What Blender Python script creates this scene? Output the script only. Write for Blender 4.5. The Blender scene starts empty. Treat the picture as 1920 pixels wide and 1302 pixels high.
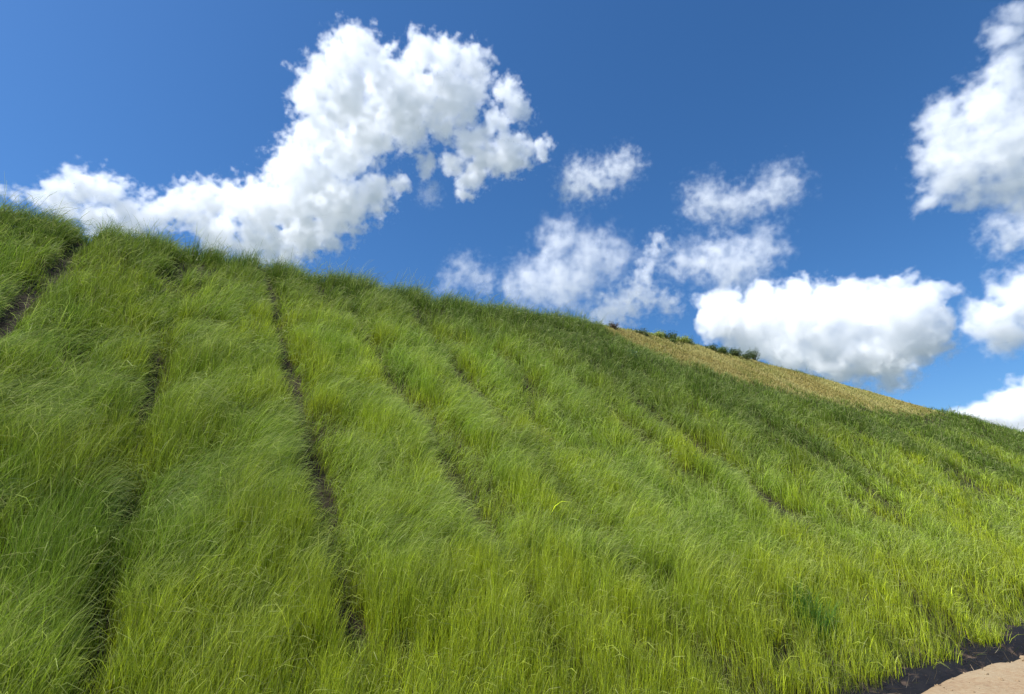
import bpy, bmesh, math, random
import numpy as np
from mathutils import Vector, Matrix

rng = np.random.default_rng(11)
random.seed(5)
C = bpy.context.scene
COL = C.collection

# ------------------------------------------------------------------ camera, sky, sun, exposure
CAM = np.array([0.0, 0.0, 2.0])
YAW, PITCH, F = math.radians(33.4), math.radians(18.1), 1031.0
cam_d = bpy.data.cameras.new('camera')
cam_d.sensor_width = 36.0
cam_d.lens = F / 1920.0 * 36.0
cam_d.clip_start = 0.05
cam_d.clip_end = 20000.0
cam = bpy.data.objects.new('camera', cam_d)
COL.objects.link(cam)
cam.location = CAM
cam.rotation_euler = (math.pi / 2 + PITCH, 0, -YAW)
C.camera = cam

SUN_EL, SUN_AZ = math.radians(54), math.radians(-76)      # azimuth clockwise from +Y
w = bpy.data.worlds.new('World')
C.world = w
w.use_nodes = True
nt = w.node_tree
bg = nt.nodes['Background']
sky = nt.nodes.new('ShaderNodeTexSky')
sky.sky_type = 'NISHITA'
sky.sun_disc = False
sky.sun_elevation = SUN_EL
sky.sun_rotation = SUN_AZ
sky.altitude = 0
sky.air_density = 1.1
sky.dust_density = 0.5
sky.ozone_density = 10.0
hsv = nt.nodes.new('ShaderNodeHueSaturation')             # the camera's colour rendering of a deep blue sky
hsv.inputs['Saturation'].default_value = 1.12
nt.links.new(sky.outputs[0], hsv.inputs['Color'])
nt.links.new(hsv.outputs[0], bg.inputs[0])
bg.inputs[1].default_value = 0.088

sl = bpy.data.lights.new('sun', 'SUN')
sl.energy = 5.0
sl.angle = math.radians(0.5)
sl.color = (1.0, 0.975, 0.94)
so = bpy.data.objects.new('sun', sl)
COL.objects.link(so)
sd = Vector((math.cos(SUN_EL) * math.sin(SUN_AZ), math.cos(SUN_EL) * math.cos(SUN_AZ), math.sin(SUN_EL)))
so.rotation_euler = sd.to_track_quat('Z', 'Y').to_euler()
so.location = (0, -10, 30)

C.view_settings.view_transform = 'Standard'
C.view_settings.look = 'None'
C.view_settings.gamma = 1.0
C.view_settings.exposure = 0.7
C.render.engine = 'CYCLES'
cy = C.cycles
cy.max_bounces = 32
cy.diffuse_bounces = 3
cy.glossy_bounces = 2
cy.transmission_bounces = 4
cy.volume_bounces = 32
cy.transparent_max_bounces = 16
cy.use_denoising = True
cy.denoiser = 'OPENIMAGEDENOISE'
cy.volume_step_rate = 1.5
cy.volume_max_steps = 512

# ------------------------------------------------------------------ helpers
def tag(o, label=None, cat=None, group=None, kind=None):
    if label: o['label'] = label
    if cat: o['category'] = cat
    if group: o['group'] = group
    if kind: o['kind'] = kind
    return o

def link(name, me, mat=None, parent=None):
    o = bpy.data.objects.new(name, me)
    COL.objects.link(o)
    if mat is not None: me.materials.append(mat)
    if parent is not None: o.parent = parent
    return o

def np_mesh(name, verts, faces, cols=None, smooth=True):
    """verts (n,3), faces (m,k) all of the same k"""
    me = bpy.data.meshes.new(name)
    m, k = faces.shape
    me.vertices.add(len(verts))
    me.vertices.foreach_set('co', np.ascontiguousarray(verts, dtype=np.float32).ravel())
    me.loops.add(m * k)
    me.loops.foreach_set('vertex_index', np.ascontiguousarray(faces, dtype=np.int32).ravel())
    me.polygons.add(m)
    me.polygons.foreach_set('loop_start', np.arange(0, m * k, k, dtype=np.int32))
    me.polygons.foreach_set('use_smooth', np.full(m, smooth, dtype=bool))
    me.update(calc_edges=True)
    if cols is not None:
        a = me.attributes.new('tint', 'FLOAT_COLOR', 'POINT')
        c4 = np.ones((len(verts), 4), dtype=np.float32)
        c4[:, :3] = cols
        a.data.foreach_set('color', c4.ravel())
    return me

def sstep(a, b, x):
    t = np.clip((x - a) / (b - a), 0, 1)
    return t * t * (3 - 2 * t)

_perm = np.random.default_rng(3).permutation(512)
_val = np.random.default_rng(4).random(512)
def vnoise(x, y, seed=0):
    """smooth 2-D value noise in 0..1"""
    x = np.asarray(x, float) + seed * 37.17; y = np.asarray(y, float) + seed * 91.7
    xi = np.floor(x).astype(int); yi = np.floor(y).astype(int)
    xf = x - xi; yf = y - yi
    u = xf * xf * (3 - 2 * xf); v = yf * yf * (3 - 2 * yf)
    def h(i, j): return _val[_perm[(_perm[i & 511] + j) & 511]]
    return (h(xi, yi) * (1 - u) + h(xi + 1, yi) * u) * (1 - v) + (h(xi, yi + 1) * (1 - u) + h(xi + 1, yi + 1) * u) * v

def fbm(x, y, seed=0, octs=4):
    s = 0; a = 0.5; n = 0
    for k in range(octs):
        s = s + a * vnoise(x * 2 ** k, y * 2 ** k, seed + k * 5); n += a; a *= 0.5
    return s / n

# ------------------------------------------------------------------ the shape of the land
TAN, TOE = 0.781, 4.46
HX = np.array([-200, -30, -10, -4, 0, 2.1, 8, 13.9, 17.5, 19.9, 25, 32, 38, 45, 60, 70, 83, 140, 400.0])
HZ = np.array([6.5, 7.4, 8.0, 8.55, 8.9, 9.13, 9.62, 10.65, 11.55, 12.1, 12.75, 12.9, 12.9, 12.68, 12.0, 11.65, 11.35, 11.0, 10.5])
def crest_z(X): return np.interp(X, HX, HZ)
def crest_y(X): return TOE + crest_z(X) / TAN
GAP0, GAPW = -0.10, 2.02
def seam(X):
    """index of the nearest mat seam and the distance to it"""
    k = np.round((X - GAP0) / GAPW)
    return k, X - (GAP0 + k * GAPW)
def hill_z(X, Y):
    X = np.asarray(X, float); Y = np.asarray(Y, float)
    zs = TAN * (Y - TOE)
    hz = crest_z(X)
    zp = hz + 0.015 * np.minimum(Y - crest_y(X), 30)
    k = 0.7
    h = np.clip(0.5 + 0.5 * (zp - zs) / k, 0, 1)
    z = zp * (1 - h) + zs * h - k * h * (1 - h)
    on = sstep(TOE, TOE + 1.5, Y)
    z = z + on * (0.16 * (fbm(X * 0.45, Y * 0.3, 2) - 0.5) + 0.10 * (fbm(X * 1.7, Y * 1.1, 7, 3) - 0.5))
    kk, dx = seam(X)
    z = z - on * 0.05 * np.exp(-(dx / 0.16) ** 2)
    return z
FLAT = 0.40
def ground_z(X, Y):
    """road level, low berm, ditch"""
    X = np.asarray(X, float); Y = np.asarray(Y, float)
    edge = 3.07 + 0.20 * (fbm(X * 0.55, X * 0 + 3.3, 21, 3) - 0.5) + 0.10 * (fbm(X * 3.1, Y * 2.0, 25, 3) - 0.5)
    berm = FLAT + 0.05 * np.exp(-((Y - edge + 0.7) / 0.8) ** 2) + 0.06 * (fbm(X * 0.8, Y * 0.8, 23) - 0.5) * sstep(-30, -2, Y) + 0.03 * (fbm(X * 5, Y * 5, 29, 4) - 0.5)
    drop = sstep(edge - 0.10, edge + 0.55, Y)
    return berm * (1 - drop) + (-0.22) * drop + 0.18 * sstep(edge + 0.5, TOE + 0.1, Y)
def land_z(X, Y):
    a = sstep(TOE - 0.25, TOE + 0.3, Y)
    return ground_z(X, np.minimum(Y, TOE + 0.3)) * (1 - a) + hill_z(X, np.maximum(Y, TOE - 0.25)) * a

def ray(px, py):
    x, y = px - 960.0, 651.0 - py
    fwd = F * math.cos(PITCH) - y * math.sin(PITCH)
    z = y * math.cos(PITCH) + F * math.sin(PITCH)
    cx, sx = math.cos(YAW), math.sin(YAW)
    return np.array([x * cx + fwd * sx, -x * sx + fwd * cx, z])
def on_land(px, py):
    """the land point seen at a photograph pixel (None if sky)"""
    r = ray(px, py); r = r / np.linalg.norm(r)
    t = np.concatenate([np.arange(2, 40, 0.02), np.arange(40, 160, 0.05)])
    P = CAM + t[:, None] * r
    below = P[:, 2] < land_z(P[:, 0], P[:, 1])
    i = int(np.argmax(below))
    return P[i] if below[i] else None

def mat_base(name):
    m = bpy.data.materials.new(name)
    m.use_nodes = True
    n = m.node_tree.nodes; n.clear()
    out = n.new('ShaderNodeOutputMaterial')
    return m, m.node_tree, out
def N(t, kind, **kw):
    n = t.nodes.new(kind)
    for k, v in kw.items(): setattr(n, k, v)
    return n

def soil_mat(name, stops, scale, rough=0.95, bump=0.4, dist=0.03):
    m, t, out = mat_base(name)
    p = N(t, 'ShaderNodeBsdfPrincipled'); p.inputs['Roughness'].default_value = rough
    p.inputs['Specular IOR Level'].default_value = 0.15
    g = N(t, 'ShaderNodeNewGeometry')
    n1 = N(t, 'ShaderNodeTexNoise'); n1.inputs['Scale'].default_value = scale; n1.inputs['Detail'].default_value = 8; n1.inputs['Roughness'].default_value = 0.65
    n2 = N(t, 'ShaderNodeTexNoise'); n2.inputs['Scale'].default_value = scale * 14; n2.inputs['Detail'].default_value = 6
    mix = N(t, 'ShaderNodeMath', operation='MULTIPLY_ADD'); mix.inputs[1].default_value = 0.45
    sub = N(t, 'ShaderNodeMath', operation='MULTIPLY'); sub.inputs[1].default_value = 0.55
    rp = N(t, 'ShaderNodeValToRGB')
    el = rp.color_ramp.elements
    while len(el) < len(stops): el.new(0.5)
    for e, (pos, c) in zip(el, stops): e.position = pos; e.color = (*c, 1)
    b = N(t, 'ShaderNodeBump'); b.inputs['Strength'].default_value = bump; b.inputs['Distance'].default_value = dist
    L = t.links.new
    for n in (n1, n2): L(g.outputs['Position'], n.inputs['Vector'])
    L(n1.outputs['Fac'], sub.inputs[0]); L(n2.outputs['Fac'], mix.inputs[0]); L(sub.outputs[0], mix.inputs[2])
    L(mix.outputs[0], rp.inputs['Fac']); L(rp.outputs['Color'], p.inputs['Base Color'])
    L(n2.outputs['Fac'], b.inputs['Height']); L(b.outputs['Normal'], p.inputs['Normal'])
    L(p.outputs[0], out.inputs['Surface'])
    return m

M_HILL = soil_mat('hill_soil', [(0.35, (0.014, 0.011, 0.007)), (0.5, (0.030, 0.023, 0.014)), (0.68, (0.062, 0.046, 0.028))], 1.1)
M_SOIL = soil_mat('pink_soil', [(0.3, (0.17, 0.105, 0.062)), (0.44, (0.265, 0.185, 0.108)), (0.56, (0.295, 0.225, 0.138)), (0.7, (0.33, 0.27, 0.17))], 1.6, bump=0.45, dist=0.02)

def sheet(name, xs, ys, zf, mat):
    X, Y = np.meshgrid(xs, ys)
    V = np.stack([X, Y, zf(X, Y)], -1).reshape(-1, 3)
    nx, ny = len(xs), len(ys)
    i = np.arange(nx - 1)[None, :] + (np.arange(ny - 1) * nx)[:, None]
    Fc = np.stack([i, i + 1, i + 1 + nx, i + nx], -1).reshape(-1, 4)
    return tag(link(name, np_mesh(name, V, Fc), mat), kind='structure')

xs = np.concatenate([-np.geomspace(9000, 12, 28), np.arange(-11.9, 40, 0.13), np.arange(40, 120, 0.5), np.geomspace(120, 9000, 28)])
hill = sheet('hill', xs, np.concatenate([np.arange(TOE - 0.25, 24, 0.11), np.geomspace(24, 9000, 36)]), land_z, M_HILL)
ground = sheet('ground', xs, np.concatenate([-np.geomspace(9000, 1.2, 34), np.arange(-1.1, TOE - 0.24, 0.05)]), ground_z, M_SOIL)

# ------------------------------------------------------------------ grass
def grass_mat(name, transl=0.45, gloss=0.012):
    m, t, out = mat_base(name)
    at = N(t, 'ShaderNodeAttribute', attribute_name='tint')
    d = N(t, 'ShaderNodeBsdfDiffuse'); tr = N(t, 'ShaderNodeBsdfTranslucent'); gl = N(t, 'ShaderNodeBsdfGlossy')
    gl.inputs['Roughness'].default_value = 0.45
    gl.inputs['Color'].default_value = (0.8, 0.85, 0.75, 1)
    m1 = N(t, 'ShaderNodeMixShader'); m1.inputs[0].default_value = transl
    m2 = N(t, 'ShaderNodeMixShader'); m2.inputs[0].default_value = gloss
    L = t.links.new
    L(at.outputs['Color'], d.inputs['Color']); L(at.outputs['Color'], tr.inputs['Color'])
    L(d.outputs[0], m1.inputs[1]); L(tr.outputs[0], m1.inputs[2])
    L(m1.outputs[0], m2.inputs[1]); L(gl.outputs[0], m2.inputs[2]); L(m2.outputs[0], out.inputs['Surface'])
    return m
M_GRASS = grass_mat('grass_blades')
M_LEAF = grass_mat('leaves', 0.3, 0.05)

WIND = np.array([0.97, 0.12])           # down-wind, across the slope and a little downhill

def blades(P, length, width, lean, droop, wdir, cbase, cmid, ctip, segs=4, head=None):
    """a strip of SEGS quads for every row of P; returns verts, faces, colours"""
    n = len(P)
    hd = wdir / np.linalg.norm(wdir, axis=1, keepdims=True)
    H = np.stack([hd[:, 0], hd[:, 1], np.zeros(n)], 1)
    U = np.array([0, 0, 1.0])
    pts = [P]; dirs = []
    cur = P
    for s in range(segs):
        h = (s + 0.5) / segs
        th = lean + droop * h ** 2.4
        d = np.cos(th)[:, None] * U + np.sin(th)[:, None] * H
        dirs.append(d)
        cur = cur + d * (length / segs)[:, None]
        pts.append(cur)
    dirs.append(dirs[-1])
    fa = rng.uniform(0, 2 * math.pi, n)
    R = np.stack([np.cos(fa), np.sin(fa), np.zeros(n)], 1)
    V = np.empty((n, segs + 1, 2, 3), np.float32); K = np.empty((n, segs + 1, 2, 3), np.float32)
    for s in range(segs + 1):
        h = s / segs
        side = np.cross(dirs[s], R); side /= np.linalg.norm(side, axis=1, keepdims=True) + 1e-6
        wd = width * (0.75 + 0.5 * h - 1.1 * h ** 2.5) * 0.5
        if head is not None: wd = wd * (1 + head * (0.9 if 0.7 < h < 0.95 else (1.4 if h >= 0.95 else 0)))
        V[:, s, 0] = pts[s] - side * wd[:, None]; V[:, s, 1] = pts[s] + side * wd[:, None]
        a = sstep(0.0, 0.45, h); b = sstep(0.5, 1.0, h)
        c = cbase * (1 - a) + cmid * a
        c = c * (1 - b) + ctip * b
        K[:, s, 0] = c; K[:, s, 1] = c
    base = (np.arange(n) * (segs + 1) * 2)[:, None]
    q = []
    for s in range(segs):
        o = 2 * s
        q.append(np.concatenate([base + o, base + o + 1, base + o + 3, base + o + 2], 1))
    Fc = np.stack(q, 1).reshape(-1, 4)
    return V.reshape(-1, 3), Fc, K.reshape(-1, 3)

def tan_low(X):
    """height above the toe at which the dry band starts"""
    return np.interp(X, [16.5, 17.6, 19.0, 22, 28, 35, 44, 51, 57, 62], [14.0, 10.9, 9.5, 8.95, 8.8, 8.9, 9.5, 10.4, 11.4, 14.0])
def tan_mask(X, Y):
    z = TAN * (np.minimum(Y, crest_y(X) + 3) - TOE)
    e = 0.7 * (fbm(X * 0.5, Y * 0.5, 31) - 0.5)
    e = e + 0.9 * (fbm(X * 1.6, Y * 1.6, 33, 2) - 0.5)
    m = sstep(-0.5, 0.6, z - tan_low(X) + e) * (X > 16.5) * (X < 66)
    return m

# where the mat seams lie open: (seam, from Y, to Y, half width, strength)
SEGS = [(-1, 10.0, 12.2, 0.15, 1.0), (-1, 12.6, 16.4, 0.17, 0.9), (0, 8.4, 10.5, 0.13, 1.0), (0, 6.85, 7.3, 0.12, 0.9), (0, 12.8, 15.8, 0.14, 0.75), (0, 5.6, 6.3, 0.10, 0.75),
        (1, 6.8, 11.4, 0.18, 1.0), (1, 11.2, 16.2, 0.13, 0.95), (1, 6.05, 6.6, 0.15, 0.8), (2, 6.7, 8.3, 0.21, 0.95), (2, 8.9, 10.8, 0.16, 0.85), (2, 14.5, 15.5, 0.12, 0.5),
        (3, 9.2, 11.8, 0.22, 0.85), (3, 6.8, 7.6, 0.18, 0.6), (4, 7.0, 9.4, 0.24, 0.75), (5, 8.3, 11.2, 0.26, 0.8), (6, 6.8, 8.4, 0.42, 0.97), (6, 8.8, 11.2, 0.32, 0.85), (8, 6.6, 8.0, 0.45, 0.9),
        (10, 8.0, 11.5, 0.25, 0.7), (13, 8.0, 12.0, 0.30, 0.8), (16, 7.5, 11.0, 0.3, 0.7), (7, 7.2, 9.5, 0.24, 0.75), (9, 7.5, 11.5, 0.3, 0.8), (11, 7.0, 9.0, 0.3, 0.75), (12, 9, 12.5, 0.35, 0.8), (14, 6.8, 9.0, 0.35, 0.75), (4, 10.5, 14, 0.18, 0.8), (5, 12, 15, 0.18, 0.75), (2, 11.2, 14.0, 0.13, 0.8), (3, 13, 16.0, 0.15, 0.75), (20, 8, 13, 0.3, 0.7)]
# worn spots seen low on the slope: (X, Y, radius across, radius up the slope)
SPOTS = []
for (px, py, rx, ry) in [(650, 1190, 0.20, 0.32), (745, 1255, 0.20, 0.10), (560, 1290, 0.28, 0.10), (1105, 1190, 0.20, 0.22), (330, 1230, 0.16, 0.18), (1250, 1115, 0.18, 0.12), (1480, 1250, 0.35, 0.15), (1215, 1245, 0.30, 0.12), (1670, 960, 0.8, 0.45), (1820, 920, 0.8, 0.5), (1440, 945, 0.7, 0.35), (1240, 800, 0.6, 0.45), (1330, 865, 0.6, 0.4), (985, 745, 0.5, 0.45), (380, 520, 0.35, 0.5), (300, 530, 0.3, 0.45)]:
    r_ = ray(px, py); t_ = (2.0 + TAN * -TOE + 0.0 - 2.0 - (-2.0)) ; t_ = (-2.0 - TAN * TOE) / (r_[2] - TAN * r_[1])
    SPOTS.append((r_[0] * t_, r_[1] * t_, rx, ry))
def bare(X, Y, wide=1.0):
    """0..1: how bare the ground is (open mat seams, worn spots)"""
    g = np.zeros(np.shape(X))
    wob = 0.16 * (fbm(Y * 0.8, X * 0 + 1.7, 41, 3) - 0.5)
    rag = fbm(X * 3.0, Y * 1.6, 45, 3)
    for k, ya, yb, hw, st in SEGS:
        d = np.abs(X - (GAP0 + k * GAPW) + wob)
        w_ = wide * hw * (0.35 + 1.25 * fbm(Y * 1.1 + k * 7.3, X * 0 + k * 3.1, 43, 3))
        e = sstep(ya - 0.35, ya + 0.25, Y + 0.8 * (rag - 0.5)) * (1 - sstep(yb - 0.25, yb + 0.35, Y + 0.8 * (rag - 0.5)))
        g = np.maximum(g, st * e * np.exp(-(d / w_) ** 4))
    for x0, y0, rx, ry in SPOTS:
        q = np.hypot((X - x0) / rx, (Y - y0) / ry) + 0.9 * (rag - 0.5)
        g = np.maximum(g, 0.92 * (1 - sstep(0.7, 1.1, q)))
    g = g * (0.72 + 0.28 * sstep(0.36, 0.52, fbm(X * 5.5, Y * 4.0, 57, 2)))
    sp = sstep(0.68, 0.76, fbm(X * 0.9, Y * 0.6, 53)) * 0.6
    return np.maximum(g, sp)

def scatter(n, r0, r1, a0, a1):
    r = np.exp(rng.uniform(math.log(r0), math.log(r1), n)); a = rng.uniform(a0, a1, n) + YAW
    return r * np.sin(a), r * np.cos(a), r

A0, A1 = math.radians(-56), math.radians(53)
def clumps(n, per, rmin=4.6, rmax=150):
    X, Y, r = scatter(n, rmin, rmax, A0, A1)
    fray = 0.55 * (fbm(X * 1.6, X * 0 + 2.2, 61, 4) - 0.5) - np.abs(rng.normal(0, 0.10, len(X)))
    ok = (Y > TOE - 0.06 + 1.2 * fray) & (Y < crest_y(X) + 2.2) & (X > -14)
    X, Y = X[ok], Y[ok]
    k = rng.integers(per[0], per[1] + 1, len(X))
    idx = np.repeat(np.arange(len(X)), k)
    r = np.hypot(X, Y)
    sg = 0.035 + 0.0035 * r
    n2 = len(idx)
    return X[idx] + rng.normal(0, 1, n2) * sg[idx], Y[idx] + rng.normal(0, 1, n2) * sg[idx], idx, len(X)

def lerp(a, b, t): return a + (np.asarray(b) - a) * t[:, None]

def build_grass(nclump):
    X, Y, idx, nc = clumps(nclump, (9, 18))
    keep = (rng.random(len(X)) > bare(X, Y) * 1.05) & (rng.random(len(X)) > tan_mask(X, Y) * 0.985) & (Y > TOE - 0.30) & (rng.random(len(X)) > 0.34 * (1 - sstep(4.9, 6.0, Y)))
    X, Y, idx = X[keep], Y[keep], idx[keep]
    n = len(X)
    Z = land_z(X, Y)
    D = np.sqrt(X ** 2 + Y ** 2 + (Z - 2) ** 2)
    ct = rng.random(nc)[idx]; ct2 = rng.random(nc)[idx]; ca = rng.normal(0, 1, (nc, 2))[idx]
    up = np.clip((Y - TOE) / (crest_y(X) - TOE), 0, 1.1)
    # the wind: where the crop is laid over
    laid = sstep(0.42, 0.62, fbm(X * 1.15 + 0.4 * Y, Y * 1.9, 71, 4))
    laid = laid * (1 - 0.5 * sstep(0.55, 0.95, up) * (X < 12))
    toe = 1 - sstep(0.0, 1.6, Y - TOE)
    low = 1 - sstep(5.2, 6.6, Y)
    laid = laid * (1 - 0.8 * low)
    hgt = (0.34 + 0.26 * fbm(X * 0.6, Y * 0.5, 73) + 0.12 * ct) * (0.76 + 0.48 * fbm(X * 2.6, Y * 2.0, 75, 2))
    near_tan = tan_mask(X, Y + 1.6) * (X > 15)
    kk, dxs = seam(X + 0.16 * (fbm(Y * 0.8, X * 0 + 1.7, 41, 3) - 0.5))
    strip = np.random.default_rng(17).uniform(0.92, 1.08, 120)[np.clip(kk + 20, 0, 119).astype(int)]
    groove = np.exp(-(dxs / (0.20 + 0.008 * np.abs(X))) ** 2)
    hgt = hgt * (1 - 0.55 * bare(X, Y, 1.6)) * (1 - 0.26 * groove * (1 - 0.8 * sstep(0.75, 0.95, up)) * sstep(0.3, 0.5, fbm(Y * 0.5 + kk * 3.7, kk * 1.9, 77, 3))) * strip * (1 + 0.25 * sstep(0.85, 1.0, up))
    hgt = hgt * (1 - 0.25 * toe) * (1 - 0.45 * near_tan)
    L = hgt * rng.uniform(0.65, 1.25, n)
    wdt = np.maximum(0.0038, 0.00050 * D) * rng.uniform(0.7, 1.3, n)
    lean = np.abs(rng.normal(0.0, 0.17, n)) + 0.06 * laid
    droop = rng.uniform(0.0, 0.55, n) + laid * rng.uniform(0.5, 1.9, n)
    arch = rng.random(n) < 0.08 + 0.05 * laid
    droop = np.where(arch, rng.uniform(1.6, 2.7, n), droop)
    L = np.where(arch, L * 1.15, L)
    turn = 2.6 * (fbm(X * 0.9, Y * 1.2, 79, 3) - 0.5)
    WD = np.stack([WIND[0] * np.cos(turn) - WIND[1] * np.sin(turn), WIND[0] * np.sin(turn) + WIND[1] * np.cos(turn)], 1)
    stalk = rng.random(n) < 0.022 + 0.03 * sstep(0.9, 1.0, up)          # taller flowering stems
    L = np.where(stalk, L * rng.uniform(1.25, 1.7, n), L); wdt = np.where(stalk, wdt * 0.8, wdt)
    droop = np.where(stalk, rng.uniform(0.3, 1.5, n), droop)
    wd = WD * (0.22 + 0.78 * laid)[:, None] + 0.50 * rng.normal(0, 1, (n, 2)) * (1 - 0.45 * laid)[:, None] + 0.55 * ca
    # colour of the plants themselves
    yel = np.clip(0.35 * sstep(1, 7, X) * (1 - sstep(0.35, 0.75, up)) - 0.2 * (X < 1.5) + 0.6 * sstep(0.34, 0.58, fbm(X * 0.35, Y * 0.30, 81, 4)) + 0.7 * sstep(0.40, 0.66, fbm(X * 1.5, Y * 1.1, 85, 3)), 0, 1) * (1 - 0.55 * laid) + 0.35 * low
    yel = np.clip(yel, 0, 1)
    lush = sstep(0.22, 0.75, up + 0.5 * (fbm(X * 0.25, Y * 0.3, 83) - 0.5)) * sstep(5, 16, X)
    lush = np.maximum(lush, 0.95 * sstep(0.55, 0.95, up))
    lush = np.maximum(lush, 0.58 * sstep(4.0, -1.0, X) * (1 - 0.5 * low))
    band = sstep(0.42, 0.56, fbm(X * 0.28, Y * 0.10, 87, 3)) * sstep(9, 18, X) * sstep(0.18, 0.4, up)
    lush = np.clip(lush + 0.7 * band, 0, 1.25)
    lush = np.clip(lush + 0.5 * groove * (X > 4), 0, 1)
    G0 = np.array([0.225, 0.355, 0.022]); GY = np.array([0.405, 0.465, 0.012]); GD = np.array([0.072, 0.130, 0.009])
    mid = lerp(lerp(np.tile(G0, (n, 1)), GY, yel * (0.5 + 0.5 * ct2)), GD, np.clip(lush * 0.95 + 0.2 * (ct - 0.5), 0, 1.0))
    mid *= np.exp(rng.normal(-0.05, 0.34, n))[:, None] * (0.72 + 0.56 * ct2)[:, None]
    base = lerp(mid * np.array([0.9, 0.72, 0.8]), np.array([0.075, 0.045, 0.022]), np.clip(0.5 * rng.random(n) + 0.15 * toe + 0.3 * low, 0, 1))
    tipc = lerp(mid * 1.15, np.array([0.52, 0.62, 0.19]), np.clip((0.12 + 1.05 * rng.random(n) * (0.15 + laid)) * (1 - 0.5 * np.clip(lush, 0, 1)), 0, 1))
    tipc = lerp(tipc, np.array([0.36, 0.33, 0.17]), (rng.random(n) < 0.05) * 0.8)
    tipc = lerp(tipc, np.array([0.48, 0.49, 0.19]), (arch | stalk) * 0.6)
    seed = rng.random(n) < 0.035 + 0.06 * laid
    tipc = lerp(tipc, np.array([0.42, 0.46, 0.15]), seed * 0.65)
    dead = (rng.random(n) < 0.05 + 0.06 * toe)
    straw = np.array([0.20, 0.165, 0.085])
    mid = lerp(mid, straw, dead * 0.8); base = lerp(base, straw * 0.7, dead * 0.8)
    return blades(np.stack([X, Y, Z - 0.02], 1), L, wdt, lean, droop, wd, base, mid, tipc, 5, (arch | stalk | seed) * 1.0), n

def build_thatch(n0):
    """dead matted stems lying in the bare seams"""
    X, Y, r = scatter(n0, 5, 60, A0, A1)
    ok = (Y > TOE + 0.0) & (Y < crest_y(X) + 0.5) & (X > -10)
    X, Y = X[ok], Y[ok]
    keep = rng.random(len(X)) < bare(X, Y) * 0.9 + 0.04
    X, Y = X[keep], Y[keep]; n = len(X)
    Z = land_z(X, Y); D = np.sqrt(X ** 2 + Y ** 2 + Z ** 2)
    m2 = 2600
    X2 = rng.uniform(3, 22, m2); Y2 = TOE + 0.25 - np.abs(rng.normal(0, 0.55, m2)); X = np.concatenate([X, X2]); Y = np.concatenate([Y, Y2]); n = len(X)
    Z = np.concatenate([Z, land_z(X2, Y2) + 0.06]); D = np.concatenate([D, np.hypot(X2, Y2)])
    c = np.array([0.085, 0.064, 0.040]) * np.exp(rng.normal(0, 0.6, n))[:, None]
    c = lerp(c, np.array([0.06, 0.09, 0.03]), (rng.random(n) < 0.22) * 0.8)
    return blades(np.stack([X, Y, Z], 1), rng.uniform(0.08, 0.30, n), np.maximum(0.004, 0.0005 * D) * rng.uniform(.7, 1.3, n), rng.uniform(0.4, 1.5, n), rng.uniform(-0.6, 0.9, n),
                  rng.normal(0, 1, (n, 2)) + 0.3 * WIND, c * 0.7, c, c * 1.3, 3), n

def join_build(name, parts, mat):
    Vs, Fs, Ks, off = [], [], [], 0
    for V, Fc, K in parts:
        Vs.append(V); Fs.append(Fc + off); Ks.append(K); off += len(V)
    return link(name, np_mesh(name, np.concatenate(Vs), np.concatenate(Fs), np.concatenate(Ks), smooth=False), mat)

(g, ng) = build_grass(115000)
(th, nth) = build_thatch(90000)
print('BLADES', ng, nth)
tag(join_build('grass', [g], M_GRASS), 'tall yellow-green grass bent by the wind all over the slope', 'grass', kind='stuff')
tag(join_build('dead_grass', [th], M_GRASS), 'brown dead stems matted in the bare seams of the slope', 'dead grass', kind='stuff')

# straw litter covers the soil in the dry band
_n = len(hill.data.vertices); _co = np.empty(_n * 3, np.float32); hill.data.vertices.foreach_get('co', _co); _co = _co.reshape(-1, 3)
_a = hill.data.attributes.new('litter', 'FLOAT', 'POINT'); _a.data.foreach_set('value', tan_mask(_co[:, 0], _co[:, 1]).astype(np.float32))
_t = M_HILL.node_tree
_p = next(n for n in _t.nodes if n.type == 'BSDF_PRINCIPLED'); _src = _p.inputs['Base Color'].links[0].from_socket
_at = N(_t, 'ShaderNodeAttribute', attribute_name='litter'); _mx = N(_t, 'ShaderNodeMix', data_type='RGBA')
_mx.inputs['B'].default_value = (0.35, 0.30, 0.10, 1)
_t.links.new(_at.outputs['Fac'], _mx.inputs['Factor']); _t.links.new(_src, _mx.inputs['A']); _t.links.new(_mx.outputs['Result'], _p.inputs['Base Color'])

# away from the slope: unseen land, tone added to bounce light onto cloud bases
for _ob, _mat in ((hill, M_HILL), (ground, M_SOIL)):
    _n = len(_ob.data.vertices); _co = np.empty(_n * 3, np.float32); _ob.data.vertices.foreach_get('co', _co); _co = _co.reshape(-1, 3)
    _far = np.maximum(sstep(3, 9, _co[:, 1] - crest_y(_co[:, 0])), np.maximum(sstep(-10, -18, _co[:, 1]), sstep(130, 180, np.abs(_co[:, 0]))))
    _a = _ob.data.attributes.new('bounce_land', 'FLOAT', 'POINT'); _a.data.foreach_set('value', _far.astype(np.float32))
    _t = _mat.node_tree
    _p = next(n for n in _t.nodes if n.type == 'BSDF_PRINCIPLED'); _src = _p.inputs['Base Color'].links[0].from_socket
    _at = N(_t, 'ShaderNodeAttribute', attribute_name='bounce_land'); _mx = N(_t, 'ShaderNodeMix', data_type='RGBA')
    _mx.inputs['B'].default_value = (0.100, 0.120, 0.095, 1)
    _t.links.new(_at.outputs['Fac'], _mx.inputs['Factor']); _t.links.new(_src, _mx.inputs['A']); _t.links.new(_mx.outputs['Result'], _p.inputs['Base Color'])

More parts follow.
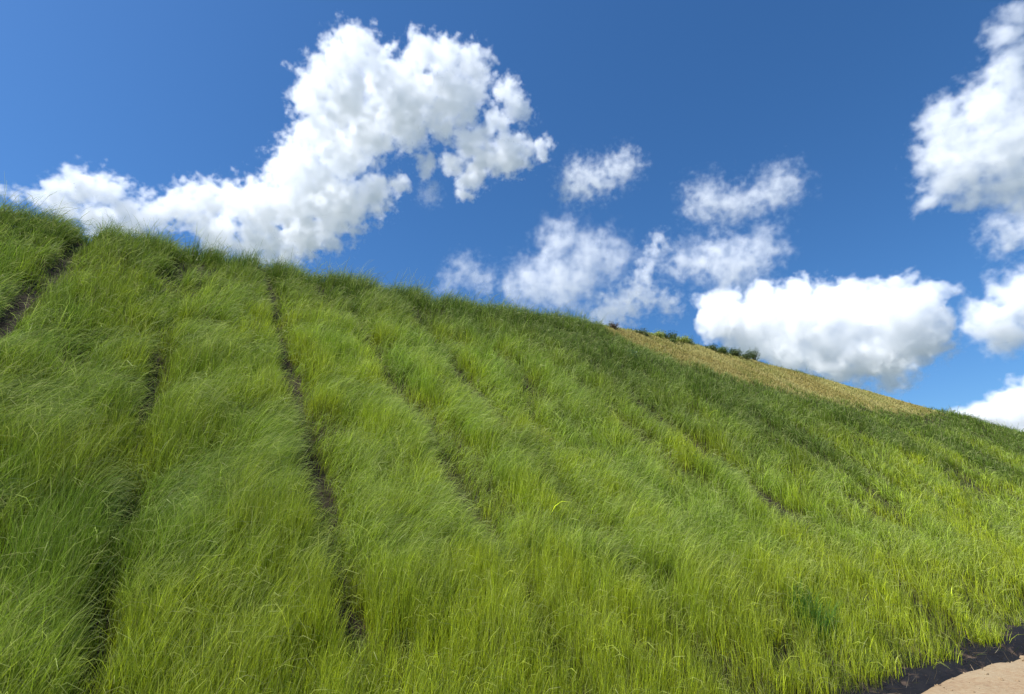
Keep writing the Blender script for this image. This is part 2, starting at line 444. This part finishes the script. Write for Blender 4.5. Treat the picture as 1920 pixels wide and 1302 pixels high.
def build_dry(n0):
    X, Y, r = scatter(n0, 18, 85, math.radians(-10), math.radians(50))
    ok = (Y < crest_y(X) + 2.5) & (Y > TOE)
    X, Y = X[ok], Y[ok]
    m = tan_mask(X, Y); keep = rng.random(len(X)) < m
    X, Y = X[keep], Y[keep]; n = len(X)
    Z = land_z(X, Y); D = np.sqrt(X ** 2 + Y ** 2 + (Z - 2) ** 2)
    v = fbm(X * 0.3 + 0.2 * Y, Y * 0.6, 91, 4)
    c = lerp(np.tile(np.array([0.325, 0.270, 0.085]), (n, 1)), np.array([0.385, 0.345, 0.120]), sstep(0.4, 0.65, v))
    c = lerp(c, np.array([0.22, 0.235, 0.05]), sstep(0.5, 0.72, fbm(X * 0.4, Y * 0.5, 95)) * 0.8 * rng.random(n))
    topy = sstep(-0.6, 0.5, Y - crest_y(X)) * (X < 33)
    c = lerp(c, np.array([0.26, 0.30, 0.055]), topy * 0.75)
    c *= rng.uniform(0.86, 1.16, n)[:, None]
    return blades(np.stack([X, Y, Z - 0.01], 1), (0.13 + 0.12 * topy) * rng.uniform(0.6, 1.4, n), 0.0011 * D * rng.uniform(.7, 1.3, n), np.abs(rng.normal(0.25, 0.2, n)), rng.uniform(0.2, 1.0, n),
                  WIND + 0.7 * rng.normal(0, 1, (n, 2)), c * 0.75, c, c * 1.1, 3), n
(dg, nd) = build_dry(650000)
print('DRY', nd)
tag(join_build('dry_grass', [dg], M_GRASS), 'short tan dried grass on the upper band of the far slope', 'dry grass', kind='stuff')

# ------------------------------------------------------------------ black fabric in the ditch at the toe
def fabric():
    us = np.arange(-8, 34, 0.06); vs = np.linspace(0, 1, 46)
    U, Vv = np.meshgrid(us, vs)
    top = 4.72 + 0.30 * (fbm(U * 0.9, U * 0 + 4.4, 101, 4) - 0.5) * 2
    Y = 3.22 + (top - 3.22) * Vv
    Z = land_z(U, Y) + 0.022
    fold = 0.16 * (fbm(U * 1.8 + 0.8 * Y, Y * 2.6, 103, 4) - 0.36) + 0.16 * (0.25 - np.abs(fbm(U * 3.2 - Y, Y * 3 + U, 105, 3) - 0.5))
    lump = 0.22 * np.exp(-((U - 14.6) / 1.3) ** 2 - ((Y - 4.2) / 0.35) ** 2) + 0.10 * np.exp(-((U - 10.2) / 0.8) ** 2 - ((Y - 4.1) / 0.3) ** 2)
    Z = Z + np.maximum(fold, 0) * sstep(0, 0.2, Vv) * (1 - 0.6 * sstep(0.8, 1, Vv)) + lump
    nx, ny = len(us), len(vs)
    i = np.arange(nx - 1)[None, :] + (np.arange(ny - 1) * nx)[:, None]
    Fc = np.stack([i, i + 1, i + 1 + nx, i + nx], -1).reshape(-1, 4)
    m, t, out = mat_base('black_geotextile')
    p = N(t, 'ShaderNodeBsdfPrincipled'); p.inputs['Roughness'].default_value = 0.8; p.inputs['Specular IOR Level'].default_value = 0.12
    g = N(t, 'ShaderNodeNewGeometry')
    n1 = N(t, 'ShaderNodeTexNoise'); n1.inputs['Scale'].default_value = 2.2; n1.inputs['Detail'].default_value = 9; n1.inputs['Roughness'].default_value = 0.68
    rp = N(t, 'ShaderNodeValToRGB')
    rp.color_ramp.elements[0].position = 0.56; rp.color_ramp.elements[0].color = (0.011, 0.011, 0.013, 1)
    rp.color_ramp.elements[1].position = 0.78; rp.color_ramp.elements[1].color = (0.20, 0.135, 0.09, 1)
    n2 = N(t, 'ShaderNodeTexNoise'); n2.inputs['Scale'].default_value = 60; n2.inputs['Detail'].default_value = 4
    b = N(t, 'ShaderNodeBump'); b.inputs['Strength'].default_value = 0.5; b.inputs['Distance'].default_value = 0.01
    L = t.links.new
    L(g.outputs['Position'], n1.inputs['Vector']); L(g.outputs['Position'], n2.inputs['Vector'])
    L(n1.outputs['Fac'], rp.inputs['Fac']); L(rp.outputs['Color'], p.inputs['Base Color'])
    L(n2.outputs['Fac'], b.inputs['Height']); L(b.outputs['Normal'], p.inputs['Normal']); L(p.outputs[0], out.inputs['Surface'])
    o = link('ground_fabric', np_mesh('ground_fabric', np.stack([U, Y, Z], -1).reshape(-1, 3), Fc), m)
    md = o.modifiers.new('thickness', 'SOLIDIFY'); md.thickness = 0.006; md.offset = 0
    return tag(o, 'wrinkled black geotextile sheet lining the ditch between the grass and the bare soil', 'fabric')
fabric()

M_BLACK, _t, _o = mat_base('black_netting')
_p = N(_t, 'ShaderNodeBsdfPrincipled'); _p.inputs['Base Color'].default_value = (0.012, 0.012, 0.013, 1); _p.inputs['Roughness'].default_value = 0.7
_t.links.new(_p.outputs[0], _o.inputs['Surface'])

def mat_edge(label, x0, x1, back, lift):
    """the rolled-up black edge of an erosion mat along the crest: an irregular thick band"""
    us = np.linspace(x0, x1, int((x1 - x0) / 0.05) + 2); k = 8
    ang = np.linspace(0, 2 * math.pi, k, endpoint=False)
    yc = crest_y(us) + back + 0.12 * (fbm(us * 1.3, us * 0, 111, 3) - 0.5)
    zc = land_z(us, yc) + lift + 0.10 * (fbm(us * 1.7, us * 0 + 3, 113, 3) - 0.5)
    rr = 0.030 * (0.7 + 0.8 * fbm(us * 4, us * 0 + 6, 115, 2)) * np.minimum(1, np.minimum(us - x0, x1 - us) * 4 + 0.15)
    V = np.stack([np.repeat(us[:, None], k, 1), yc[:, None] + 1.5 * rr[:, None] * np.cos(ang), zc[:, None] + rr[:, None] * np.sin(ang)], -1).reshape(-1, 3)
    a = (np.arange(len(us) - 1) * k)[:, None]; j = np.arange(k)[None, :]; j2 = (np.arange(k) + 1)[None, :] % k
    Fc = np.stack([a + j, a + j2, a + k + j2, a + k + j], -1).reshape(-1, 4)
    return tag(link('erosion_mat_edge', np_mesh('erosion_mat_edge', V, Fc), M_BLACK), label, 'erosion mat', 'black mat edges showing at the crest')
mat_edge('long black mat edge among the grass at the far left of the crest', -4.6, -2.2, -0.75, 0.20)
mat_edge('short black mat edge at the crest above the longest open seam', 1.45, 1.95, -0.55, 0.26)

def gravel(n):
    """small stones and clods lying on the bare soil"""
    t = (1 + 5 ** 0.5) / 2
    B = np.array([(-1, t, 0), (1, t, 0), (-1, -t, 0), (1, -t, 0), (0, -1, t), (0, 1, t), (0, -1, -t), (0, 1, -t), (t, 0, -1), (t, 0, 1), (-t, 0, -1), (-t, 0, 1)]) / 1.9
    Fi = np.array([(0, 11, 5), (0, 5, 1), (0, 1, 7), (0, 7, 10), (0, 10, 11), (1, 5, 9), (5, 11, 4), (11, 10, 2), (10, 7, 6), (7, 1, 8), (3, 9, 4), (3, 4, 2), (3, 2, 6), (3, 6, 8), (3, 8, 9), (4, 9, 5), (2, 4, 11), (6, 2, 10), (8, 6, 7), (9, 8, 1)])
    X = rng.uniform(2, 18, n); Y = 3.15 - np.abs(rng.normal(0, 0.8, n))
    r = np.minimum(0.045, 0.006 * np.exp(np.abs(rng.normal(0, 0.75, n))))
    P = np.stack([X, Y, land_z(X, Y) + r * 0.25], 1)
    V = P[:, None] + B[None] * r[:, None, None] * rng.uniform(0.55, 1.25, (n, 12, 1)) * np.array([1, 1, 0.7])
    Fc = (Fi[None] + (np.arange(n) * 12)[:, None, None]).reshape(-1, 3)
    return tag(link('gravel', np_mesh('gravel', V.reshape(-1, 3), Fc, smooth=False), M_SOIL), 'small stones and clods on the pinkish bare soil at the lower right', 'gravel', kind='stuff')
gravel(600)

# ------------------------------------------------------------------ bushes and weeds
M_STEM, _t, _o = mat_base('woody_stem')
_p = N(_t, 'ShaderNodeBsdfPrincipled'); _p.inputs['Base Color'].default_value = (0.075, 0.055, 0.035, 1); _p.inputs['Roughness'].default_value = 0.9
_t.links.new(_p.outputs[0], _o.inputs['Surface'])

def foot(px, py):
    """where a plant seen at this pixel stands: the first land at or below it"""
    for k in range(60):
        p = on_land(px, py + k)
        if p is not None: return p
def tubes(paths, r0, r1, k=5):
    Vs, Fs, off = [], [], 0
    for P in paths:
        P = np.asarray(P); n = len(P)
        for i in range(n):
            d = P[min(i + 1, n - 1)] - P[max(i - 1, 0)]; d = d / (np.linalg.norm(d) + 1e-9)
            a = np.cross(d, [0.3, 0.9, 0.1]); a /= np.linalg.norm(a); b = np.cross(d, a)
            r = r0 + (r1 - r0) * i / (n - 1)
            for j in range(k):
                t = 2 * math.pi * j / k
                Vs.append(P[i] + r * (math.cos(t) * a + math.sin(t) * b))
        for i in range(n - 1):
            for j in range(k):
                Fs.append((off + i * k + j, off + i * k + (j + 1) % k, off + (i + 1) * k + (j + 1) % k, off + (i + 1) * k + j))
        off += n * k
    return np.array(Vs), np.array(Fs)
def leaves(C0, size, col, n_each):
    """small folded leaves round every twig end"""
    P = np.repeat(C0, n_each, 0); n = len(P)
    P = P + rng.normal(0, 1, (n, 3)) * size * 1.5
    a = rng.normal(0, 1, (n, 3)); a[:, 2] = a[:, 2] * 0.6 + 0.3; a /= np.linalg.norm(a, axis=1, keepdims=True)
    b = np.cross(a, rng.normal(0, 1, (n, 3))); b /= np.linalg.norm(b, axis=1, keepdims=True)
    L = size * rng.uniform(0.7, 1.5, n)[:, None]
    V = np.stack([P, P + a * L * 0.5 + b * L * 0.28, P + a * L, P + a * L * 0.5 - b * L * 0.28], 1).reshape(-1, 3)
    Fc = np.arange(n * 4).reshape(-1, 4)
    c = np.array(col) * rng.uniform(0.6, 1.45, n)[:, None]
    return V, Fc, np.repeat(c, 4, 0)
def plant(name, label, cat, group, px, py, w_, h_, col, twigs=16, leafn=14, leaf=0.06, airy=0.5, upright=0.5):
    p0 = foot(px, py)
    w_, h_ = w_ * 0.85, h_ * 0.82
    root = bpy.data.objects.new(name, None); COL.objects.link(root); root.location = p0
    root.empty_display_size = 0.2
    tag(root, label, cat, group)
    paths, ends = [], []
    for i in range(twigs):
        a = rng.uniform(0, 2 * math.pi); q = rng.uniform(0, 1) ** 0.5
        top = np.array([math.cos(a) * w_ * 0.5 * q, math.sin(a) * w_ * 0.5 * q, h_ * (rng.uniform(0.35, 1.0) if rng.random() > 0.2 else 1.0) * (1 - 0.35 * (1 - upright) * q * q)])
        midp = top * np.array([0.35, 0.35, 0.5]) + rng.normal(0, 0.04 * h_, 3)
        paths.append([np.array([0, 0, -0.05]) + rng.normal(0, 0.015, 3), midp, top])
        for t in np.linspace(airy, 1.0, 5): ends.append(midp + (top - midp) * (2 * t - 1) if t > 0.5 else midp * 2 * t)
    sv, sf = tubes(paths, 0.012 + 0.008 * h_, 0.004)
    o1 = link('stem', np_mesh('stem', sv, sf), M_STEM, root)
    lv, lf, lc = leaves(np.array(ends), leaf, col, leafn)
    o2 = link('foliage', np_mesh('foliage', lv, lf, lc, smooth=False), M_LEAF, root)
    return root
DK = (0.075, 0.110, 0.028); MG = (0.11, 0.165, 0.035); YG = (0.34, 0.40, 0.07); BR = (0.11, 0.075, 0.04)
GB = 'bushes along the skyline of the tan band'
plant('bush', 'lowest dark bush at the left end of the tan band skyline', 'bush', GB, 1200, 619, 0.9, 0.28, DK, 18, 14, 0.05)
plant('bush', 'small yellow-green mound of leaves left of the spiky dark bush', 'bush', GB, 1231, 624, 1.1, 0.34, YG, 22, 16, 0.05)
plant('bush', 'thin dark bush standing up out of the yellow-green mounds', 'bush', GB, 1246, 625, 0.35, 0.50, DK, 9, 12, 0.05, upright=1)
plant('bush', 'spiky dark bush sticking up highest above the yellow-green mounds', 'bush', GB, 1261, 628, 0.75, 0.62, DK, 14, 12, 0.06, 0.7, 1)
plant('bush', 'wide yellow-green mound of leaves right of the spiky dark bush', 'bush', GB, 1276, 630, 1.3, 0.36, YG, 26, 16, 0.05)
plant('bush', 'rounded dark green bush where the yellow-green mounds end', 'bush', GB, 1290, 634, 0.9, 0.42, MG, 20, 16, 0.055)
plant('bush', 'low flat dark bush left of two rounder ones on the skyline', 'bush', GB, 1334, 647, 1.3, 0.38, DK, 26, 16, 0.06)
plant('bush', 'mid green bush squeezed between the low flat bush and a round dark one', 'bush', GB, 1354, 651, 1.0, 0.46, MG, 22, 16, 0.06)
plant('bush', 'round dark bush next to the twiggy sapling', 'bush', GB, 1378, 659, 1.0, 0.55, DK, 24, 16, 0.06)
plant('bush', 'small dark bush at the left foot of the twiggy sapling', 'bush', GB, 1400, 666, 0.8, 0.55, DK, 16, 14, 0.06)
plant('sapling', 'tallest of the skyline plants, an open twiggy sapling at their right end', 'sapling', None, 1416, 673, 1.0, 0.95, DK, 13, 12, 0.075, 0.75, 1)
plant('weed', 'small dark weed on the tan band, nearer its left tip', 'weed', 'weeds dotted on the tan band', 1213, 633, 0.30, 0.26, DK, 9, 12, 0.04)
plant('weed', 'larger dark green weed in the middle of the bare tan band', 'weed', 'weeds dotted on the tan band', 1262, 645, 0.45, 0.36, MG, 12, 14, 0.045)
plant('weed', 'brown withered weed at the notch where green crest meets tan band', 'weed', None, 1150, 620, 0.7, 0.45, BR, 16, 12, 0.05)
plant('weed', 'tall dark green weed in the grass just below the tan band', 'weed', None, 1190, 690, 0.45, 0.85, (0.08, 0.15, 0.035), 10, 12, 0.05, 0.6, upright=1)

def tuft(label, px, py, n, rad, h_, col):
    p0 = foot(px, py); root = p0
    a = rng.uniform(0, 2 * math.pi, n); q = rad * np.sqrt(rng.random(n))
    P = np.stack([q * np.cos(a), q * np.sin(a), np.zeros(n)], 1)
    P[:, 2] = land_z(P[:, 0] + p0[0], P[:, 1] + p0[1]) - p0[2] - 0.02
    c = np.array(col) * rng.uniform(0.7, 1.35, n)[:, None]
    V, Fc, K = blades(P, h_ * rng.uniform(0.6, 1.2, n), 0.006 * rng.uniform(0.7, 1.4, n), np.abs(rng.normal(0.12, 0.12, n)), rng.uniform(0.1, 1.3, n), WIND * 0.5 + rng.normal(0, 0.6, (n, 2)), c * 0.8, c, c * 1.25)
    o = link('grass_tuft', np_mesh('grass_tuft', V, Fc, K, smooth=False), M_GRASS); o.location = p0
    return tag(o, label, 'grass tuft')
tuft('lush deep green tuft of taller grass near the lower right edge of the slope', 1525, 1190, 420, 0.30, 0.62, (0.065, 0.155, 0.022))

def build_under():
    X = rng.uniform(18, 52, 9000); Y = crest_y(X) + rng.uniform(-0.2, 1.4, 9000)
    on = (rng.random(9000) < sstep(0.42, 0.6, fbm(X * 0.8, X * 0, 121, 3)) * (0.35 + 0.65 * (X > 27)) * (X < 42) + 0.12)
    X, Y = X[on], Y[on]; n = len(X)
    c = lerp(np.tile(np.array(DK), (n, 1)), np.array(MG), rng.random(n)) * rng.uniform(0.7, 1.3, n)[:, None]
    return blades(np.stack([X, Y, land_z(X, Y)], 1), rng.uniform(0.12, 0.34, n), rng.uniform(0.02, 0.05, n), np.abs(rng.normal(0.2, 0.2, n)), rng.uniform(0, 1, n), WIND + rng.normal(0, 0.7, (n, 2)), c, c, c * 1.2, 3)
tag(join_build('undergrowth', [build_under()], M_GRASS), 'low dark undergrowth fringing the skyline of the tan band', 'undergrowth', kind='stuff')

# ------------------------------------------------------------------ clouds
def cloud_mat(name, dens, aniso=0.0):
    m, t, out = mat_base(name)
    p = N(t, 'ShaderNodeVolumePrincipled')
    p.inputs['Color'].default_value = (1, 1, 1, 1)
    p.inputs['Density'].default_value = dens
    p.inputs['Anisotropy'].default_value = aniso
    p.inputs['Density Attribute'].default_value = 'density'
    t.links.new(p.outputs[0], out.inputs['Volume'])
    return m

def make_cloud(label, dist, blobs, tau=14.0, warp=0.55, fine=0.9, soft=0.30, bias=0.0, vox=2.6, depth=0.9, seed=0, thin=1.0, billow=0.0, power=1.6):
    """BLOBS are (x, y, radius) in the photograph's pixels; they become a body of vapour at DIST metres, as deep as it is tall"""
    rs = random.Random(seed + 77)
    cx = sum(b[0] for b in blobs) / len(blobs); cyy = sum(b[1] for b in blobs) / len(blobs)
    d0 = ray(cx, cyy); d0 /= np.linalg.norm(d0)
    ax_d = Vector(d0); ax_r = ax_d.cross(Vector((0, 0, 1))).normalized(); ax_u = ax_r.cross(ax_d).normalized()
    M = Matrix((ax_r, ax_d, ax_u)).transposed()          # local x right, y away, z up
    centre = Vector(CAM) + ax_d * dist
    ppm = None
    L = []
    for (bx, by, br) in blobs:
        v = ray(bx, by); ln = np.linalg.norm(v)
        cosf = F / ln
        r = br * dist * cosf / F
        p = Vector(CAM) + Vector(v / ln) * (dist / max(0.5, float(np.dot(v / ln, d0)))) - centre
        lp = M.transposed() @ p
        lp.y += rs.uniform(-0.45, 0.45) * r * depth
        L.append((lp, r))
    unit = dist * (F / np.linalg.norm(ray(cx, cyy))) / F   # metres to a photograph pixel here
    rm = sum(r for _, r in L) / len(L)
    pad = 0.55
    lo = [min(p[i] - r * (1 + pad) for p, r in L) for i in range(3)]
    hi = [max(p[i] + r * (1 + pad) for p, r in L) for i in range(3)]
    res = [max(8, int((hi[i] - lo[i]) / (vox * unit * (1.6 if i == 1 else 1)))) for i in range(3)]
    tot = res[0] * res[1] * res[2]
    ng_ = bpy.data.node_groups.new('cloud_body', 'GeometryNodeTree')
    ng_.interface.new_socket('Geometry', in_out='INPUT', socket_type='NodeSocketGeometry')
    ng_.interface.new_socket('Geometry', in_out='OUTPUT', socket_type='NodeSocketGeometry')
    G = ng_.nodes; K = ng_.links.new
    outn = G.new('NodeGroupOutput')
    pos = G.new('GeometryNodeInputPosition')
    def noise(vec, scale, detail, rough=0.55, off=0.0):
        n = G.new('ShaderNodeTexNoise'); n.inputs['Scale'].default_value = scale; n.inputs['Detail'].default_value = detail; n.inputs['Roughness'].default_value = rough
        a = G.new('ShaderNodeVectorMath'); a.operation = 'ADD'; a.inputs[1].default_value = (off, off * 1.7, -off)
        K(vec, a.inputs[0]); K(a.outputs[0], n.inputs['Vector']); return n
    def mth(op, a, b=None, c=None):
        n = G.new('ShaderNodeMath'); n.operation = op
        for i, v in enumerate((a, b, c)):
            if v is None: continue
            if isinstance(v, (int, float)): n.inputs[i].default_value = v
            else: K(v, n.inputs[i])
        return n.outputs[0]
    offs = seed * 913.0
    wn = noise(pos.outputs[0], 0.8 / rm, 3, 0.6, offs)
    ws = G.new('ShaderNodeVectorMath'); ws.operation = 'SUBTRACT'; ws.inputs[1].default_value = (0.5, 0.5, 0.5); K(wn.outputs['Color'], ws.inputs[0])
    wm = G.new('ShaderNodeVectorMath'); wm.operation = 'MULTIPLY_ADD'
    K(ws.outputs[0], wm.inputs[0]); wm.inputs[1].default_value = (warp * 2 * rm,) * 3; K(pos.outputs[0], wm.inputs[2])
    acc = None
    for p, r in L:
        dn = G.new('ShaderNodeVectorMath'); dn.operation = 'DISTANCE'; K(wm.outputs[0], dn.inputs[0]); dn.inputs[1].default_value = p
        q = mth('MULTIPLY', dn.outputs['Value'], 1.0 / r)
        if acc is None: acc = q
        else:
            n = G.new('ShaderNodeMath'); n.operation = 'SMOOTH_MIN'; K(acc, n.inputs[0]); K(q, n.inputs[1]); n.inputs[2].default_value = 0.25; acc = n.outputs[0]
    f = mth('SUBTRACT', 1.0 + bias, acc)
    fn = noise(pos.outputs[0], 1.9 / rm, 8, 0.64, offs + 31)
    e = mth('MULTIPLY_ADD', mth('SUBTRACT', fn.outputs['Fac'], 0.5), fine * 2, f)
    if billow > 0:
        vo = G.new('ShaderNodeTexVoronoi'); vo.feature = 'F1'; vo.inputs['Scale'].default_value = 1.5 / rm; vo.inputs['Detail'].default_value = 2.0; vo.inputs['Roughness'].default_value = 0.55
        sc2 = G.new('ShaderNodeVectorMath'); sc2.operation = 'MULTIPLY_ADD'
        K(ws.outputs[0], sc2.inputs[0]); sc2.inputs[1].default_value = (0.5 * rm,) * 3; K(pos.outputs[0], sc2.inputs[2])
        K(sc2.outputs[0], vo.inputs['Vector'])
        e = mth('MULTIPLY_ADD', mth('SUBTRACT', 0.55, vo.outputs['Distance']), billow, e)
    mr = G.new('ShaderNodeMapRange'); mr.interpolation_type = 'LINEAR'; K(e, mr.inputs['Value']); mr.inputs['From Min'].default_value = 0.0; mr.inputs['From Max'].default_value = soft
    mr_out = mth('POWER', mr.outputs['Result'], power)
    vc = G.new('GeometryNodeVolumeCube')
    K(mr_out, vc.inputs['Density'])
    vc.inputs['Min'].default_value = lo; vc.inputs['Max'].default_value = hi
    for nm, v in zip(('Resolution X', 'Resolution Y', 'Resolution Z'), res): vc.inputs[nm].default_value = v
    mt = cloud_mat('cloud_vapour', tau / (rm * 2) * thin)
    sm = G.new('GeometryNodeSetMaterial'); sm.inputs['Material'].default_value = mt
    K(vc.outputs[0], sm.inputs[0]); K(sm.outputs[0], outn.inputs[0])
    o = link('cloud', bpy.data.volumes.new('cloud'), mt)
    o.matrix_world = Matrix.Translation(centre) @ M.to_4x4()
    md = o.modifiers.new('vapour', 'NODES'); md.node_group = ng_
    tag(o, label, 'cloud', 'cumulus clouds in the blue sky')
    return tot

A = [(670, 85, 44), (640, 115, 48), (700, 110, 40), (620, 100, 18), (792, 100, 40), (832, 108, 44), (880, 125, 40), (600, 155, 48), (568, 185, 32), (720, 150, 62), (645, 190, 66), (760, 190, 78), (845, 180, 66), (895, 158, 30), (950, 172, 36), (965, 205, 34), (930, 228, 32),
     (600, 245, 52), (640, 290, 58), (555, 300, 46), (530, 320, 30), (585, 330, 56), (690, 250, 60), (765, 245, 42), (835, 240, 32), (885, 268, 44), (945, 290, 46), (985, 285, 32), (1018, 278, 24), (885, 335, 32), (870, 365, 20), (905, 305, 40), (850, 310, 26), (800, 310, 26),
     (560, 380, 66), (635, 385, 66), (700, 365, 44), (745, 345, 26), (715, 345, 20), (500, 385, 56), (450, 385, 48), (385, 380, 46), (335, 390, 42), (290, 400, 42), (160, 355, 48), (120, 362, 36), (205, 360, 44), (70, 372, 26), (30, 365, 18), (5, 362, 16), (565, 445, 52), (490, 450, 58), (410, 440, 52), (250, 410, 46), (190, 410, 46), (120, 400, 36), (610, 430, 46), (345, 340, 12), (540, 480, 30)]
H = [(1360, 590, 60), (1440, 600, 75), (1340, 605, 44), (1520, 600, 84), (1600, 590, 74), (1680, 595, 76), (1738, 568, 44), (1778, 540, 22), (1758, 556, 30), (1765, 585, 30), (1560, 655, 80), (1650, 660, 82), (1720, 640, 66), (1688, 530, 24), (1600, 545, 34), (1430, 552, 36), (1660, 690, 40), (1500, 550, 36), (1470, 655, 66), (1400, 640, 60), (1742, 612, 40), (1345, 570, 36)]
tot = 0
tot += make_cloud('largest white cloud, an arching billow above the left end of the crest', 1500, A, tau=5.5, warp=0.6, fine=1.6, billow=0.4, soft=0.5, bias=0.05, vox=1.7, power=1.1, seed=1)
tot += make_cloud('dense white cumulus with a grey base rising behind the tan band of the hill', 2200, H, tau=5.5, fine=0.85, billow=0.5, warp=0.45, soft=0.28, bias=0.03, vox=2.0, power=1.3, seed=2)
tot += make_cloud('tall grey-white cloud cut by the right edge at the top of the sky', 1300, [(1885, 60, 34), (1895, 130, 50), (1850, 200, 62), (1785, 255, 60), (1810, 310, 62), (1890, 270, 85), (1930, 340, 70), (1755, 300, 46), (1765, 220, 42), (1890, 350, 48), (1960, 200, 80), (1765, 350, 40), (1735, 375, 26), (1905, 25, 28), (1800, 390, 20), (1830, 360, 40)], tau=4, fine=1.5, billow=0.25, soft=0.75, bias=0.02, power=1.1, seed=3)
tot += make_cloud('small pale cloud under the tall cloud at the right edge', 1500, [(1895, 435, 44), (1872, 425, 30), (1930, 430, 48), (1890, 455, 30)], tau=1.9, fine=2.3, soft=1.0, bias=0.04, vox=1.7, seed=4)
tot += make_cloud('small solitary puff just right of the largest cloud, pointed at its right end', 1400, [(1085, 340, 40), (1115, 335, 38), (1145, 325, 36), (1172, 312, 34), (1180, 290, 22), (1070, 355, 24)], tau=2.2, fine=2.3, soft=1.0, bias=0.03, vox=1.7, seed=5)
tot += make_cloud('small ragged puff shaped like a bow in the open blue on the right', 1500, [(1325, 378, 46), (1360, 385, 40), (1390, 385, 34), (1420, 370, 34), (1462, 352, 44), (1440, 362, 36)], tau=1.9, fine=2.4, soft=1.0, bias=0.03, vox=1.7, seed=6)
tot += make_cloud('broad soft cloud low over the middle of the crest', 1900, [(1000, 530, 56), (1050, 455, 48), (1105, 475, 54), (1140, 490, 48), (1055, 535, 66), (965, 535, 32), (1090, 520, 50), (1040, 500, 48), (1050, 425, 22)], tau=1.9, fine=2.1, soft=1.0, bias=0.06, vox=1.8, seed=7)
tot += make_cloud('thin torn streak of cloud leaning right beside the broad soft cloud', 1900, [(1240, 452, 20), (1228, 470, 20), (1215, 495, 22), (1208, 520, 26), (1195, 550, 34), (1175, 570, 36), (1150, 585, 40), (1220, 560, 26), (1255, 570, 26), (1130, 600, 34)], tau=1.9, fine=2.6, soft=0.9, bias=0.06, vox=1.7, seed=8)
tot += make_cloud('flat loose cloud hanging above the dense white cumulus', 1800, [(1325, 490, 50), (1365, 495, 46), (1400, 485, 52), (1280, 495, 38), (1432, 455, 36), (1365, 520, 42), (1340, 462, 32), (1470, 470, 22)], tau=1.9, fine=2.3, soft=1.0, bias=0.04, vox=1.7, seed=9)
tot += make_cloud('white cloud at the right edge level with the dense cumulus', 2000, [(1860, 600, 54), (1905, 560, 58), (1890, 625, 48), (1930, 530, 46), (1960, 590, 60), (1832, 627, 24)], tau=6, fine=1.4, billow=0.25, soft=0.9, bias=0.04, power=1.3, seed=10)
tot += make_cloud('bright white cumulus peeping over the far right end of the hill', 2600, [(1870, 775, 52), (1925, 765, 58), (1815, 785, 32), (1900, 810, 50), (1960, 790, 60)], tau=10, fine=0.7, billow=0.45, soft=0.5, bias=0.05, power=1.3, seed=11)
tot += make_cloud('faint wisp of cloud low left of the broad soft cloud', 1900, [(870, 505, 30), (850, 525, 26), (905, 528, 30), (885, 515, 26), (835, 540, 18)], tau=0.8, fine=2.6, soft=1.0, bias=0.1, vox=2.0, seed=12)
tot += make_cloud('tiny faint wisp under the right arm of the largest cloud', 1500, [(805, 365, 22), (812, 350, 16)], tau=0.8, fine=2.6, soft=1.0, bias=0.1, vox=2.0, seed=13)
print('VOXELS', tot)
